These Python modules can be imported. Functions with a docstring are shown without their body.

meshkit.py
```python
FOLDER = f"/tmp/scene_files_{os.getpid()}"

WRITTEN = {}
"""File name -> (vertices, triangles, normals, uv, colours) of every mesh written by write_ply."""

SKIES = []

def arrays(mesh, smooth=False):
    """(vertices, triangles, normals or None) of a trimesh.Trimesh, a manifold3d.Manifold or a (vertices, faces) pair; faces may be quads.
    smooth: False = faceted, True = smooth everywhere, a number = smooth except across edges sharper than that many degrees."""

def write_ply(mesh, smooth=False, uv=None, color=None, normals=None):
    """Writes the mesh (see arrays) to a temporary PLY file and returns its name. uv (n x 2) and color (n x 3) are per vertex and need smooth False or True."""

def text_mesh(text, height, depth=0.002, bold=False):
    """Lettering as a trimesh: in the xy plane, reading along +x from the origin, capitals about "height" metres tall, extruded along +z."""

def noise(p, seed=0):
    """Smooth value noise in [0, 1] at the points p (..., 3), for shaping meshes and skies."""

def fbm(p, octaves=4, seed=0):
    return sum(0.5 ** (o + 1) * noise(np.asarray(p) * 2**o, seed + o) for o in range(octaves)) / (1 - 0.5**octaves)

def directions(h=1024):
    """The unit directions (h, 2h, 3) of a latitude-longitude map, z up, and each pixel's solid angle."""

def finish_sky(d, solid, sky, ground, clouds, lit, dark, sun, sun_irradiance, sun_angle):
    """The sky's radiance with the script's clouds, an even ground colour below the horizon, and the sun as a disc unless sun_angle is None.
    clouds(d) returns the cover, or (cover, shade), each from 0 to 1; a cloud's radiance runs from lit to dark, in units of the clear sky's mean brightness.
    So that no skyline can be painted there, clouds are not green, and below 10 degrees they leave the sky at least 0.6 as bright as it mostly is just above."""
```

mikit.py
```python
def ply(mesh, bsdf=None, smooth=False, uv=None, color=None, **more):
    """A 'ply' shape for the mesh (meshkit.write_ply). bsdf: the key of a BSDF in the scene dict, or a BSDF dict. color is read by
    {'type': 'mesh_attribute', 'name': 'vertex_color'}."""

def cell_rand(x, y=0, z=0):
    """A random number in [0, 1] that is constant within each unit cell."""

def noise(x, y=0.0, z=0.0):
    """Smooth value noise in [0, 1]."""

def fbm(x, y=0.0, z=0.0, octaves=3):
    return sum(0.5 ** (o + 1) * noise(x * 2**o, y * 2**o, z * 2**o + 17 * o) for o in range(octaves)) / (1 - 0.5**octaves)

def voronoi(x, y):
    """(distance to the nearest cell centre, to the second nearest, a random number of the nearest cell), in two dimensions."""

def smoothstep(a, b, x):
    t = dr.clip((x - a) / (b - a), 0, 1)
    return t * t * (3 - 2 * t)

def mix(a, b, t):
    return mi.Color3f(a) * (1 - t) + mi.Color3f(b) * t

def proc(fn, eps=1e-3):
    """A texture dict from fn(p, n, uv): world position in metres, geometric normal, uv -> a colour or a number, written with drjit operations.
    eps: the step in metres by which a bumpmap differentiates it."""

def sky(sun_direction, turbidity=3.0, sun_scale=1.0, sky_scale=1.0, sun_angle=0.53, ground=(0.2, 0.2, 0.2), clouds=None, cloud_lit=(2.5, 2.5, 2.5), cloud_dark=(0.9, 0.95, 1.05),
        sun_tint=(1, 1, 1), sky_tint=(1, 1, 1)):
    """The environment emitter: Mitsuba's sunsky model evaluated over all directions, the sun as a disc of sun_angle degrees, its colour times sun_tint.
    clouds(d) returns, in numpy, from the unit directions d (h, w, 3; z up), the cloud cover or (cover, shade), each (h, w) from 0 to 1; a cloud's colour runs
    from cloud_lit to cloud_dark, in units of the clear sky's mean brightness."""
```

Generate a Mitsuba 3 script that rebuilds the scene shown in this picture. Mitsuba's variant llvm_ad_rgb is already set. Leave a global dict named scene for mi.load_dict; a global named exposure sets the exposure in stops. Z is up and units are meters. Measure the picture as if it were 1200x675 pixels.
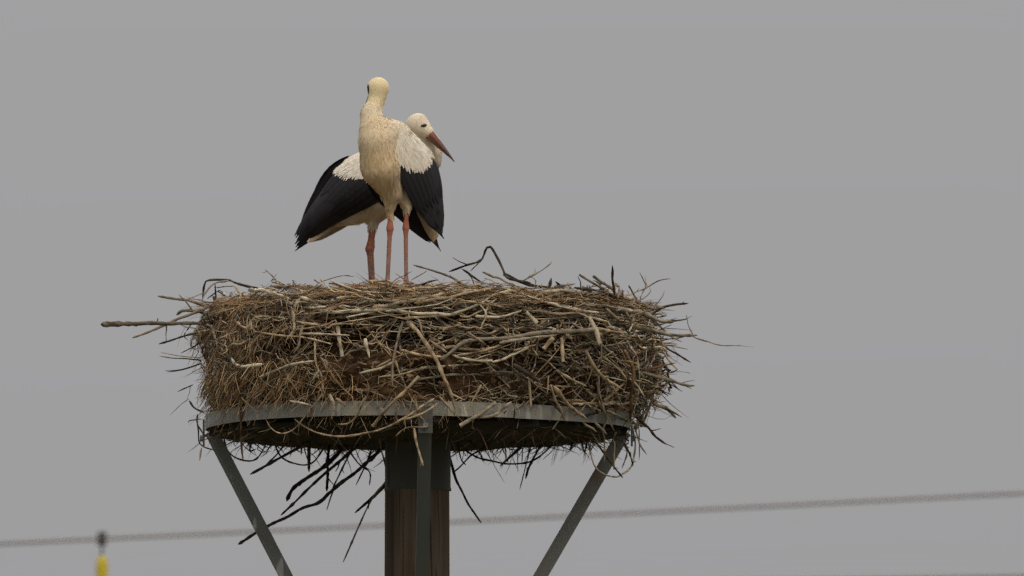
import math, random
import numpy as np
import trimesh
import drjit as dr
import mitsuba as mi
import mikit, meshkit
from mikit import noise, fbm, smoothstep, mix, proc

T = mi.ScalarTransform4f
rng = np.random.default_rng(7)
scene, labels = {}, {}

# ------------------------------------------------------------------ camera, sky, exposure
CAM = np.array([0.0, -80.0, 1.6])
ZC = 1.6 + 80 * math.tan(math.radians(4.0))       # the height the lens is aimed at
FOCUS = math.hypot(80, ZC - 1.6)
FOV = 2 * math.degrees(math.atan(600 / 280 / FOCUS))
scene['camera'] = {'type': 'thinlens', 'fov': FOV, 'fov_axis': 'x', 'near_clip': 1.0, 'far_clip': 6000.0,
                   'aperture_radius': 0.034, 'focus_distance': FOCUS - 5.5,
                   'to_world': T().look_at(origin=CAM.tolist(), target=[0, 0, ZC], up=[0, 0, 1])}


def overcast(d):
    up = np.clip(d[..., 2], 0, 1)
    soft = 0.10 * (meshkit.fbm(d * np.array([2.2, 2.2, 4.0]) + 3.1, 4) - 0.5)
    return np.ones(d.shape[:2]), np.clip(1 - up ** 0.9 + soft, 0, 1)       # brighter overhead, as under any even cloud


scene['sky'] = mikit.sky((0.26, -0.60, 0.86), turbidity=4, sun_scale=0.28, sun_angle=26, ground=(0.11, 0.115, 0.08),
                         clouds=overcast, cloud_lit=(1.9, 1.875, 1.88), cloud_dark=(0.826, 0.818, 0.833), sun_tint=(1.0, 0.97, 0.93))
exposure = 1.92

# ------------------------------------------------------------------ from a point of the plan to a point of the place
_f = np.array([0, 80, ZC - 1.6]); _f /= np.linalg.norm(_f)
_r = np.array([1.0, 0, 0]); _u = np.cross(_r, _f)
PX = 280.0                                        # plan units per metre


def W(px, py, y=0.0):
    """The point at distance y behind the platform's axis that stands at plan position px, py (both in 1/280 m)."""
    px, py, y = np.broadcast_arrays(np.asarray(px, float), np.asarray(py, float), np.asarray(y, float))
    k = math.tan(math.radians(FOV / 2)) / 600
    d = _f + _r * ((px - 600) * k)[..., None] - _u * ((py - 337.5) * k)[..., None]
    return CAM + d * ((y - CAM[1]) / d[..., 1])[..., None]


# ------------------------------------------------------------------ helpers
def numbered(key):
    if key not in scene and not any(k.startswith(key + '__') for k in scene):
        return key
    n = 1
    while f'{key}_{n:03d}' in scene or any(k.startswith(f'{key}_{n:03d}__') for k in scene):
        n += 1
    return f'{key}_{n:03d}'


_count = {}


def part(parent, name, shape, label=None, kind=None):
    base = f'{parent}__{name}'
    n = _count.get(base, 0); _count[base] = n + 1
    key = base if n == 0 else f'{base}_{n:03d}'
    scene[key] = shape
    d = {}
    if label: d['label'] = label
    if kind: d['kind'] = kind
    if d: labels[key] = d
    return key


def coloured(v, f, c, bsdf='bark', n=None, smooth=True):
    c = np.broadcast_to(np.asarray(c, float), (len(v), 3))
    if n is not None:
        path = meshkit.write_ply((v, f), False, None, c, normals=n)
        return {'type': 'ply', 'filename': path, 'face_normals': False, 'bsdf': {'type': 'ref', 'id': bsdf}}
    return mikit.ply(trimesh.Trimesh(v, f, process=False), bsdf, smooth, color=c)


def spline(p, n):
    """Catmull-Rom through the points p, n samples even in chord length."""
    p = np.asarray(p, float)
    if len(p) == 2:
        t = np.linspace(0, 1, n)[:, None]
        return p[0] * (1 - t) + p[1] * t
    L = np.r_[0, np.cumsum(np.linalg.norm(np.diff(p, axis=0), axis=1))]
    q = np.vstack([2 * p[0] - p[1], p, 2 * p[-1] - p[-2]])
    out = []
    for s in np.linspace(0, L[-1], n):
        i = min(np.searchsorted(L, s, 'right') - 1, len(p) - 2)
        t = (s - L[i]) / max(L[i + 1] - L[i], 1e-9)
        a, b, c, d = q[i:i + 4]
        out.append(0.5 * (2 * b + (c - a) * t + (2 * a - 5 * b + 4 * c - d) * t * t + (3 * b - a - 3 * c + d) * t ** 3))
    return np.array(out)


def frames(p):
    t = np.gradient(p, axis=0); t /= np.linalg.norm(t, axis=1, keepdims=True) + 1e-12
    a = np.cross(t, [0.31, 0.2, 0.93]); bad = np.linalg.norm(a, axis=1) < 0.15
    a[bad] = np.cross(t[bad], [0.9, 0.1, 0.1])
    a /= np.linalg.norm(a, axis=1, keepdims=True)
    return t, a, np.cross(t, a)


def tube(p, r, sides=6):
    """A closed tube round the polyline p with radii r."""
    p = np.asarray(p, float); n = len(p); r = np.broadcast_to(r, n)
    t, a, b = frames(p)
    ang = np.arange(sides) * 2 * np.pi / sides
    v = p[:, None] + r[:, None, None] * (np.cos(ang)[None, :, None] * a[:, None] + np.sin(ang)[None, :, None] * b[:, None])
    v = np.vstack([v.reshape(-1, 3), p[0], p[-1]])
    i, j = np.meshgrid(np.arange(n - 1), np.arange(sides), indexing='ij'); k = (j + 1) % sides
    q = [np.stack([i * sides + j, i * sides + k, (i + 1) * sides + k], -1).reshape(-1, 3), np.stack([i * sides + j, (i + 1) * sides + k, (i + 1) * sides + j], -1).reshape(-1, 3)]
    j = np.arange(sides); k = (j + 1) % sides; e = n * sides; o = (n - 1) * sides
    q += [np.stack([j * 0 + e, k, j], -1), np.stack([j * 0 + e + 1, o + j, o + k], -1)]
    return v, np.vstack(q)


class Pile:
    """Collects pieces into one mesh."""
    def __init__(s): s.v, s.f, s.c, s.n, s.k = [], [], [], [], 0
    def add(s, v, f, c, n=None):
        s.v.append(v); s.f.append(f + s.k); s.c.append(np.broadcast_to(c, (len(v), 3))); s.k += len(v)
        if n is not None: s.n.append(np.broadcast_to(n, (len(v), 3)))
    def shape(s, bsdf, smooth=True):
        return coloured(np.vstack(s.v), np.vstack(s.f), np.vstack(s.c), bsdf, np.vstack(s.n) if s.n else None, smooth)


def stick_mesh(p, w, tone, taper=0.55, pale_end=False, seed=0, step=0.016, sides=6):
    """A twig along p (world metres), w metres thick at its thick end, with knots, bark patches and, if cut, pale ends."""
    g = np.random.default_rng(seed)
    L = np.linalg.norm(np.diff(p, axis=0), axis=1).sum()
    n = int(np.clip(L / step, 4, 56))
    q = spline(p, n)
    t = np.linspace(0, 1, n)
    q = q + (meshkit.noise(np.stack([t * L * 14, t * 0 + seed * 1.7, t * 0], -1))[:, None] - .5) * min(w * 1.1, .009) * g.normal(size=3) * np.sin(np.pi * t)[:, None]
    r = w * .45 * (1 - (1 - taper) * t) * (1 + 0.42 * (g.random(n) - 0.5))
    for _ in range(int(L / 0.2)):
        r[g.integers(0, n)] *= 1.3
    if not pale_end: r[-1] *= .35; r[0] *= .6
    v, f = tube(q, r, sides)
    core_n = len(v)
    if sides > 4 and L > .12:                          # side shoots, mostly broken off short
        tg = np.gradient(q, axis=0); tg /= np.linalg.norm(tg, axis=1, keepdims=True)
        for _ in range(g.integers(0, 2 + int(L / .16))):
            k_ = g.integers(1, n - 1); dd = tg[k_] * g.uniform(.3, 1) + g.normal(0, .6, 3); dd /= np.linalg.norm(dd)
            ln = r[k_] + (g.uniform(.008, .02) if g.random() < .6 else g.uniform(.03, .09))
            sv, sf = tube(np.array([q[k_], q[k_] + dd * ln * .5 + g.normal(0, .05 * ln, 3), q[k_] + dd * ln]), r[k_] * np.array([.6, .42, .25]), 5)
            f = np.vstack([f, sf + len(v)]); v = np.vstack([v, sv])
    base = np.asarray(tone) * (0.8 + 0.4 * g.random())
    m = meshkit.fbm(v * np.array([38, 38, 38.]) + seed, 3)[:, None]
    c = base * (0.3 + 1.4 * m) + np.array([.05, .048, .042]) * (meshkit.noise(v * 90 + 5) > .62)[:, None]
    peel = meshkit.noise(v * np.array([70, 70, 70.]) + seed * 3.1)[:, None]
    c = np.where(peel > .66, c * .42, np.where(peel < .24, c * 1.35, c))
    if pale_end:
        c[core_n - 1] = c[core_n - 2 - sides:core_n - 2] = [.56, .49, .37]
    return v, f, np.clip(c, .008, .7)


def box(lo, hi, chamfer=0.004):
    lo, hi = np.asarray(lo, float), np.asarray(hi, float)
    pts = []
    for i in range(8):
        s = np.array([(i >> k) & 1 for k in range(3)])
        corner = np.where(s, hi, lo); inward = np.where(s, -1, 1) * min(chamfer, (hi - lo).min() / 3)
        for k in range(3):
            q = corner + inward; q[k] = corner[k]
            pts.append(q)
    return trimesh.convex.convex_hull(np.array(pts))


def along(a, b, section, up=(0, 0, 1)):
    """A bar from a to b whose section is a list of convex outlines (u, v) in metres, u across 'up'."""
    a, b = np.asarray(a, float), np.asarray(b, float)
    t = (b - a) / np.linalg.norm(b - a); u = np.cross(t, up); u /= np.linalg.norm(u); v = np.cross(u, t)
    return [trimesh.convex.convex_hull(np.array([e + u * x + v * y for e in (a, b) for x, y in poly])) for poly in section]


# ------------------------------------------------------------------ materials
def principled(color, rough=0.8, **more):
    return {'type': 'twosided', 'bsdf': {'type': 'principled', 'base_color': color, 'roughness': rough, **more}}


VC = {'type': 'mesh_attribute', 'name': 'vertex_color'}
scene['bark'] = principled(VC, 0.92, specular=0.2)
scene['straw'] = principled(VC, 0.85, specular=0.25)
scene['plume'] = principled(VC, 0.9, specular=0.12, sheen=0.25)
scene['skin'] = principled(VC, 0.5, specular=0.4)
scene['flight'] = principled(VC, 0.55, specular=0.22)


def ground_tex(p, n, uv):
    a = fbm(p.x * .02, p.y * .02, 0, 4); b = fbm(p.x * .7, p.y * .7, 3, 3)
    return mix(mix((.10, .105, .065), (.14, .13, .085), a), (.075, .08, .045), smoothstep(.45, .75, b) * .6)


def wood_tex(p, n, uv):
    ang = dr.atan2(p.y, p.x + .398)
    warp = fbm(ang * 2.5, p.z * 1.3, 4, 3)
    broad = fbm(ang * 2.2 + warp, p.z * .8, 2, 4)
    fine = fbm(ang * 15 + 2.5 * warp, p.z * 1.7, 7, 2)
    c = mix((.095, .074, .058), (.185, .142, .108), smoothstep(.3, .72, broad))
    c = mix(c, (.155, .095, .065), smoothstep(.54, .72, fbm(ang * 1.7 + 5, p.z * 2.1, 9, 3)) * .6)
    c = c * (.6 + .7 * fine)
    return mix(c, (.020, .016, .013), smoothstep(.66, .74, fine) * .7)


def wood_h(p, n, uv):
    ang = dr.atan2(p.y, p.x + .398)
    warp = fbm(ang * 2.5, p.z * 1.3, 4, 3)
    return fbm(ang * 15 + 2.5 * warp, p.z * 1.7, 7, 2)


def zinc_tex(p, n, uv):
    a = fbm(p.x * 9, p.y * 9, p.z * 9, 4); b = fbm(p.x * 40, p.y * 40, p.z * 12, 3)
    c = mix((.17, .178, .172), (.285, .29, .275), a)
    c = mix(c, (.28, .27, .21), smoothstep(.52, .74, fbm(p.x * 5 + 4, p.y * 5, p.z * 3, 3)) * .65)      # lichen
    c = mix(c, (.10, .09, .07), smoothstep(.58, .8, b) * .6)
    ang = dr.atan2(p.y, p.x + .394)
    return mix(c, (.5, .49, .45), smoothstep(.68, .78, fbm(ang * 34, p.z * 5, 3, 2)) * .45)                     # droppings


def strut_tex(p, n, uv):
    a = fbm(p.x * 5, p.y * 5, p.z * 4, 2)
    c = mix((.115, .122, .118), (.20, .206, .198), a)
    c = mix(c, (.16, .105, .065), smoothstep(.60, .76, fbm(p.x * 9, p.y * 9, p.z * 7 + 4, 3)) * .7)          # rust
    return mix(c, (.5, .49, .46), smoothstep(.70, .76, fbm(p.x * 26, p.y * 26, p.z * 5, 2)) * .7)              # droppings


scene['grass_field'] = {'type': 'diffuse', 'reflectance': proc(ground_tex)}
scene['old_wood'] = {'type': 'bumpmap', 'arbitrary': proc(wood_h, 2e-3), 'scale': 0.005, 'bsdf': {'type': 'principled', 'base_color': proc(wood_tex), 'roughness': .95, 'specular': .1}}
scene['zinc'] = principled(proc(zinc_tex), 0.65)
scene['dull_steel'] = principled(proc(strut_tex), 0.65)
scene['collar_steel'] = principled({'type': 'rgb', 'value': [.062, .064, .056]}, 0.6)
scene['shaded_steel'] = principled({'type': 'rgb', 'value': [.085, .094, .090]}, 0.6)  # brace steel with the front brace's weaker light put into a darker colour
scene['dark_board'] = principled({'type': 'rgb', 'value': [.036, .033, .028]}, 0.95)
scene['bolt_steel'] = principled({'type': 'rgb', 'value': [.3, .3, .29]}, 0.4, metallic=.7)
scene['aluminium'] = principled({'type': 'rgb', 'value': [.28, .29, .31]}, 0.6)
scene['cable_black'] = principled({'type': 'rgb', 'value': [.08, .08, .078]}, 0.7)
scene['marker_yellow'] = principled({'type': 'rgb', 'value': [.60, .50, .02]}, 0.5)
scene['eye_black'] = principled({'type': 'rgb', 'value': [.01, .01, .01]}, 0.15)

# ------------------------------------------------------------------ ground
g = trimesh.creation.cylinder(radius=3000, height=0.4, sections=128); g.apply_translation([0, 0, -0.2])
scene['ground'] = mikit.ply(g, 'grass_field')
labels['ground'] = {'kind': 'structure', 'label': 'flat green meadow far below the nest'}

# ------------------------------------------------------------------ the pole with its nest platform
PC = (-0.394, 0.0)                                # axis
RING = 0.889
z_ring_lo = W(490, 503.5, 0)[2]                   # lower edge of the band
z_ring_hi = z_ring_lo + 0.060
NP = 'nest_pole'
labels[NP] = {'label': 'weathered round wooden pole with grey steel collar, braces and hoop carrying the nest', 'category': 'pole'}
# post
zt = z_ring_lo - 0.03
nz, na = 90, 72
zz = np.linspace(0, zt, nz); aa = np.arange(na) * 2 * np.pi / na
A, Z = np.meshgrid(aa, zz)
pr = 0.1325 + (zt - Z) * 0.0045
pr = pr * (1 + .02 * (meshkit.fbm(np.stack([np.cos(A) * 2, np.sin(A) * 2, Z * .6], -1), 3) - .5)) + .006 * (meshkit.noise(np.stack([np.cos(A) * 9, np.sin(A) * 9, Z * .8], -1)) - .5)
v = np.stack([PC[0] - 0.004 + pr * np.cos(A), PC[1] + pr * np.sin(A), Z], -1).reshape(-1, 3)
i, j = np.meshgrid(np.arange(nz - 1), np.arange(na), indexing='ij'); k = (j + 1) % na
f = np.vstack([np.stack([i * na + j, i * na + k, (i + 1) * na + k], -1).reshape(-1, 3), np.stack([i * na + j, (i + 1) * na + k, (i + 1) * na + j], -1).reshape(-1, 3)])
part(NP, 'post', mikit.ply(trimesh.Trimesh(v, f, process=False), 'old_wood', True))


def ring_arc(r0, r1, z0, z1, a0, a1, n, wob=0.0):
    a = np.linspace(a0, a1, n)
    prof = [(r0, z0), (r1, z0), (r1, z1), (r0, z1)]
    v = np.array([[PC[0] + r * math.cos(t), PC[1] + r * math.sin(t), z + wob * math.sin(3.1 * t + 1)] for t in a for r, z in prof])
    f = []
    for q in range(n - 1):
        for s in range(4):
            a_, b_ = q * 4 + s, q * 4 + (s + 1) % 4
            f += [[a_, b_, b_ + 4], [a_, b_ + 4, a_ + 4]]
    e = (n - 1) * 4
    f += [[0, 2, 1], [0, 3, 2], [e, e + 1, e + 2], [e, e + 2, e + 3]]
    return trimesh.Trimesh(v, f, process=False)


part(NP, 'collar', mikit.ply(trimesh.creation.annulus(r_min=.128, r_max=.1375, height=.24, sections=64, transform=trimesh.transformations.translation_matrix([PC[0], 0, z_ring_lo - .135])), 'collar_steel', 35))
col = list(scene)[-1]
scene[col + '__rim'] = mikit.ply(trimesh.creation.annulus(r_min=.138, r_max=.1402, height=.012, sections=64, transform=trimesh.transformations.translation_matrix([PC[0], 0, z_ring_lo - .25])), 'collar_steel', 35)
# the hoop, in four lengths that meet at the braces
for q in range(4):
    a0 = -math.pi / 2 + q * math.pi / 2 + 0.47
    part(NP, 'hoop_band', mikit.ply(ring_arc(RING - .006, RING + (.0015 if q % 2 else 0), z_ring_lo + .001 * q, z_ring_hi + .001 * q, a0 + .004, a0 + math.pi / 2 - .004, 40, .003), 'zinc'))
# boards inside the hoop
nb = 11
edges = np.linspace(-RING + .012, RING - .012, nb + 1)
for q in range(nb):
    y0, y1 = edges[q] + .004, edges[q + 1] - .004
    hx = math.sqrt(max((RING - .014) ** 2 - max(abs(y0), abs(y1)) ** 2, .01))
    part(NP, 'board', mikit.ply(box([PC[0] - hx, y0, z_ring_lo - .026 - .003 * (q % 2)], [PC[0] + hx, y1, z_ring_lo + .022 + .002 * (q % 3)]), 'dark_board'))
# four angle braces
LEG = [[(-.027, -.004), (.027, -.004), (.027, .004), (-.027, .004)], [(.019, -.049), (.027, -.049), (.027, -.0045), (.019, -.0045)]]
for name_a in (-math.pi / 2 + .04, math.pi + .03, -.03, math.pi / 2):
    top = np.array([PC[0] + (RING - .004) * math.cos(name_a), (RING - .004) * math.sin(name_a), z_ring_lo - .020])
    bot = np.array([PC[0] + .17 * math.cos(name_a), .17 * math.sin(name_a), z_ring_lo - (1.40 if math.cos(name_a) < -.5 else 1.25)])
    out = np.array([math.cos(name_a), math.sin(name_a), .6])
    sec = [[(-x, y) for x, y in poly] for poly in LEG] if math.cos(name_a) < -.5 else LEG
    key = part(NP, 'brace', mikit.ply(trimesh.util.concatenate(along(top, bot, sec, out)), 'dull_steel' if abs(math.cos(name_a)) > .5 else 'shaded_steel'))
    tang = np.array([-math.sin(name_a), math.cos(name_a), 0]); outr = np.array([math.cos(name_a), math.sin(name_a), 0])
    # tab that bolts the brace to the hoop
    tab = along(top + outr * .0105 + [0, 0, .06], top + outr * .0105 - [0, 0, .05], [[(-.03, -.004), (.03, -.004), (.03, .004), (-.03, .004)]], outr)
    scene[key + '__tab'] = mikit.ply(trimesh.util.concatenate(tab), 'dull_steel' if abs(math.cos(name_a)) > .5 else 'shaded_steel')
    bm = trimesh.creation.cylinder(radius=.013, height=.014, sections=6, transform=trimesh.geometry.align_vectors([0, 0, 1], outr)); bm.apply_translation(top + outr * .020 - [0, 0, .018])
    scene[key + '__bolt'] = mikit.ply(bm, 'bolt_steel', 25)
labels.update({k: {'label': 'steel collar round the top of the post'} for k in [col]})

# ------------------------------------------------------------------ the nest
NEST = 'stork_nest'
labels[NEST] = {'label': 'big round nest of tangled sticks, straw and brown earth on top of the pole', 'category': 'nest'}
NX = W(503, 400)[0]
z_bot = z_ring_lo + 0.030
z_rim = W(500, 338.5, -.88)[2]
H = z_rim - z_bot


def radius(theta, h):
    """The nest's outer radius by bearing (0 = right, -pi/2 = towards the camera) and height 0..1."""
    right = .5 + .5 * np.cos(theta)
    r = .885 + .065 * np.sin(np.pi * np.clip(h, 0, 1)) ** .8 + .02 * right * np.sin(np.pi * np.clip(h * 1.1, 0, 1)) - .012 * np.clip(h - .8, 0, 1) * 5
    r = r + .020 * np.sin(3 * theta + 1.3 + 2 * h) * np.sin(2.4 * h + .8) + .014 * np.sin(7 * theta + 5 * h) + .010 * np.sin(11 * theta - 6 * h + 2)
    return r


def dome(x, y):
    r2 = ((x - NX) ** 2 + y ** 2)
    return z_rim + 0.060 * (1 - r2 / .81) + .010 * np.sin(5.3 * x + 1) * np.sin(4.1 * y + .4) + .006 * np.sin(13 * x + 7 * y)


YA, YB = -0.42, 0.02                              # how far back the two birds stand
# the core of earth and rotten straw
nt, nh = 520, 110
th = np.arange(nt) * 2 * np.pi / nt
hh = np.linspace(0, 1, nh)
TH, HH = np.meshgrid(th, hh)
left = np.clip(-np.cos(TH) * 1.6 - .35, 0, 1)     # the left third is packed with straw right out to the edge
recess = (.13 * np.exp(-((HH - .66) / .13) ** 2) + .16 * np.exp(-((HH - .42) / .2) ** 2) * np.clip(np.cos(TH) * 2 - .1, 0, 1)) * (1 - .8 * left) * (.35 + .65 * np.clip(-np.sin(TH) * 1.6 - .2, 0, 1))
RR = radius(TH, HH) - .045 - recess - .05 * (1 - left) * np.clip(np.cos(TH) * 1.4 - .2, 0, 1)
q = np.stack([np.cos(TH) * 6, np.sin(TH) * 6, HH * 4], -1)
RR += .095 * (meshkit.fbm(q * 1.1, 5, 3) - .5) + .040 * (meshkit.fbm(q * 5, 3, 9) - .5)
hollow = meshkit.noise(np.stack([np.cos(TH) * 5, np.sin(TH) * 5, HH * 3.5], -1))
RR -= .085 * np.clip((.50 - hollow) / .18, 0, 1)
side = np.stack([NX + RR * np.cos(TH), RR * np.sin(TH), z_bot + HH * (H - .012)], -1)
rings = [side.reshape(-1, 3)]
m = 40
for q_ in range(1, m + 1):
    s = 1 - q_ / (m + .5)
    x = NX + RR[-1] * s * np.cos(th); y = RR[-1] * s * np.sin(th)
    z = dome(x, y) - .022 + .03 * (meshkit.fbm(np.stack([x * 14, y * 14, x * 0], -1), 4) - .5)
    rings.append(np.stack([x, y, z], -1))
v = np.vstack(rings); nr = nh + m
i, j = np.meshgrid(np.arange(nr - 1), np.arange(nt), indexing='ij'); k = (j + 1) % nt
f = np.vstack([np.stack([i * nt + j, i * nt + k, (i + 1) * nt + k], -1).reshape(-1, 3), np.stack([i * nt + j, (i + 1) * nt + k, (i + 1) * nt + j], -1).reshape(-1, 3)])
v = np.vstack([v, [[NX, 0, dome(NX, 0) - .022], [NX, 0, z_bot]]]); e = (nr - 1) * nt; j = np.arange(nt); k = (j + 1) % nt
f = np.vstack([f, np.stack([e + j, e + k, j * 0 + len(v) - 2], -1), np.stack([k, j, j * 0 + len(v) - 1], -1)])
mm = meshkit.fbm(v * 16, 4, 2)[:, None]; m2 = meshkit.fbm(v * 55, 3, 4)[:, None]
c = np.array([.042, .026, .015]) * (1 - mm) + np.array([.20, .112, .057]) * mm
c = c * (.35 + 1.3 * m2) + np.array([.10, .085, .06]) * np.clip(meshkit.noise(v * 130) - .72, 0, 1)[:, None] * 2.5
part(NEST, 'earth_core', coloured(v, f, c, 'bark'))


def shell_y(px, py, out=0.0):
    """How far the nest's near surface lies behind the axis at this plan position."""
    X = (np.asarray(px, float) - 600) / PX
    h = np.clip((500 - np.asarray(py, float)) / 160, 0, 1)
    y = -.7 + 0 * X
    for _ in range(5):
        R = radius(np.arctan2(y, X - NX), h) + out
        y = -np.sqrt(np.clip(R ** 2 - (X - NX) ** 2, .004, None))
    return y


PALE, TAN, GREY, DARK, BROWN = (.50, .44, .335), (.38, .295, .195), (.24, .21, .163), (.055, .044, .034), (.155, .092, .052)
TR = []                                           # (width, tone, points, cut end pale?)


def t(w, tone, *pts, end=False):
    TR.append((w, tone, pts, end))


# --- sticks one can pick out, left to right
t(6.4, (.135, .112, .085), (119, 380), (122, 380), (150, 379), (200, 378.5), (245, 379))
t(5, GREY, (262, 364), (237, 357), (217, 351), (200, 349.5), (185, 347))
t(3.5, DARK, (303, 338), (293, 336), (275, 331), (267, 328.5), (245, 328.5), (240, 333), (237, 353))
t(3, GREY, (268, 329), (253, 331), (244, 339), (236, 353))
t(2.5, DARK, (252, 333), (253, 353))
t(3, TAN, (275, 335), (282, 345), (281, 358), (275, 370))
t(2, GREY, (253, 337), (276, 335)); t(2, DARK, (255, 341), (268, 349)); t(2, GREY, (240, 343), (218, 351)); t(2, DARK, (243, 350), (258, 340), (262, 347))
t(4.6, GREY, (247, 358), (225, 368), (205, 376), (180, 386), (155, 396))
t(6, GREY, (247, 371), (235, 365), (215, 364), (207, 369))
t(3, DARK, (232, 390), (218, 393), (200, 399), (186, 403))
t(1.6, GREY, (234, 419), (210, 417), (188, 413)); t(2, DARK, (236, 422), (210, 420), (187, 417.5))
t(2.6, DARK, (236, 426), (215, 433), (195, 436)); t(2.2, DARK, (224, 380), (215, 392), (221, 399)); t(2.6, GREY, (229, 387), (224, 405), (233, 411))
t(2, DARK, (226, 451), (208, 459)); t(1.3, GREY, (222, 467), (212, 474), (199, 487)); t(3, GREY, (222, 470), (228, 478), (240, 484)); t(1.6, GREY, (240, 386), (218, 383), (203, 376))
t(2.2, GREY, (236, 491), (221, 493), (221, 496)); t(2, DARK, (240, 400), (222, 408), (212, 414))
t(6, PALE, (292, 340), (307, 341), (325, 345), (341, 351))
t(4, PALE, (257, 397), (270, 391), (280, 388)); t(4.6, TAN, (262, 412), (278, 403), (296, 397)); t(3.6, TAN, (240, 431), (267, 420), (293, 406), (321, 392))
t(5.6, PALE, (307, 427), (288, 430), (277, 428), (271, 419)); t(4.2, PALE, (305, 442), (317, 437), (343, 427), (369, 423))
t(5.4, PALE, (351, 350), (344, 363), (344, 375), (345, 386), (336, 398)); t(7, PALE, (352, 348), (365, 352)); t(4, GREY, (358, 369), (352, 390), (350, 405), (344, 414))
t(3.6, TAN, (347, 377), (376, 381)); t(3.6, TAN, (298, 372), (317, 371), (334, 373)); t(3.4, PALE, (352, 391), (380, 391.5), (410, 393))
t(5.2, PALE, (395.5, 381), (398, 398), (401, 418), end=True); t(3.6, GREY, (337, 345.5), (357, 343), (378, 333))
t(3.6, PALE, (388, 352), (402, 348), (420, 347), (433, 350), (443, 353), (458, 353))
t(2.6, TAN, (369, 397), (370, 425), (377, 442), (379, 458), (370, 472), (360, 483), (353, 493), (343, 504), (330, 508), (318, 502), (312, 492))
t(4, PALE, (374, 434), (365, 447)); t(4, PALE, (340, 470), (357, 473), (365, 475.5))
t(3.2, TAN, (497, 474), (488, 481), (470, 492), (450, 502), (427, 508), (400, 511.5), (375, 508), (357, 500), (345, 491))
t(5.4, PALE, (372, 364), (392, 366), (413, 364.5), (435, 363.5), (460, 364), (490, 367.5), (513, 367.5), (527, 369), (545, 363), (562, 356), (580, 345), (602, 340))
t(5.2, TAN, (438, 358), (473, 360), (489, 364.5)); t(5.6, TAN, (485, 355), (505, 352), (530, 347.5), (555, 342), (582, 337)); t(3, PALE, (423, 342), (447, 343), (460, 343))
t(5, GREY, (441, 352), (476, 354.5)); t(3.6, GREY, (487, 337.5), (524, 336)); t(4.2, PALE, (531, 368.5), (518, 370), (493, 371.5), (472, 373.5))
t(6.2, TAN, (477, 377), (488, 387), (500, 404), (512, 423), (520, 442), (527, 457), (534, 480))
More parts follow.
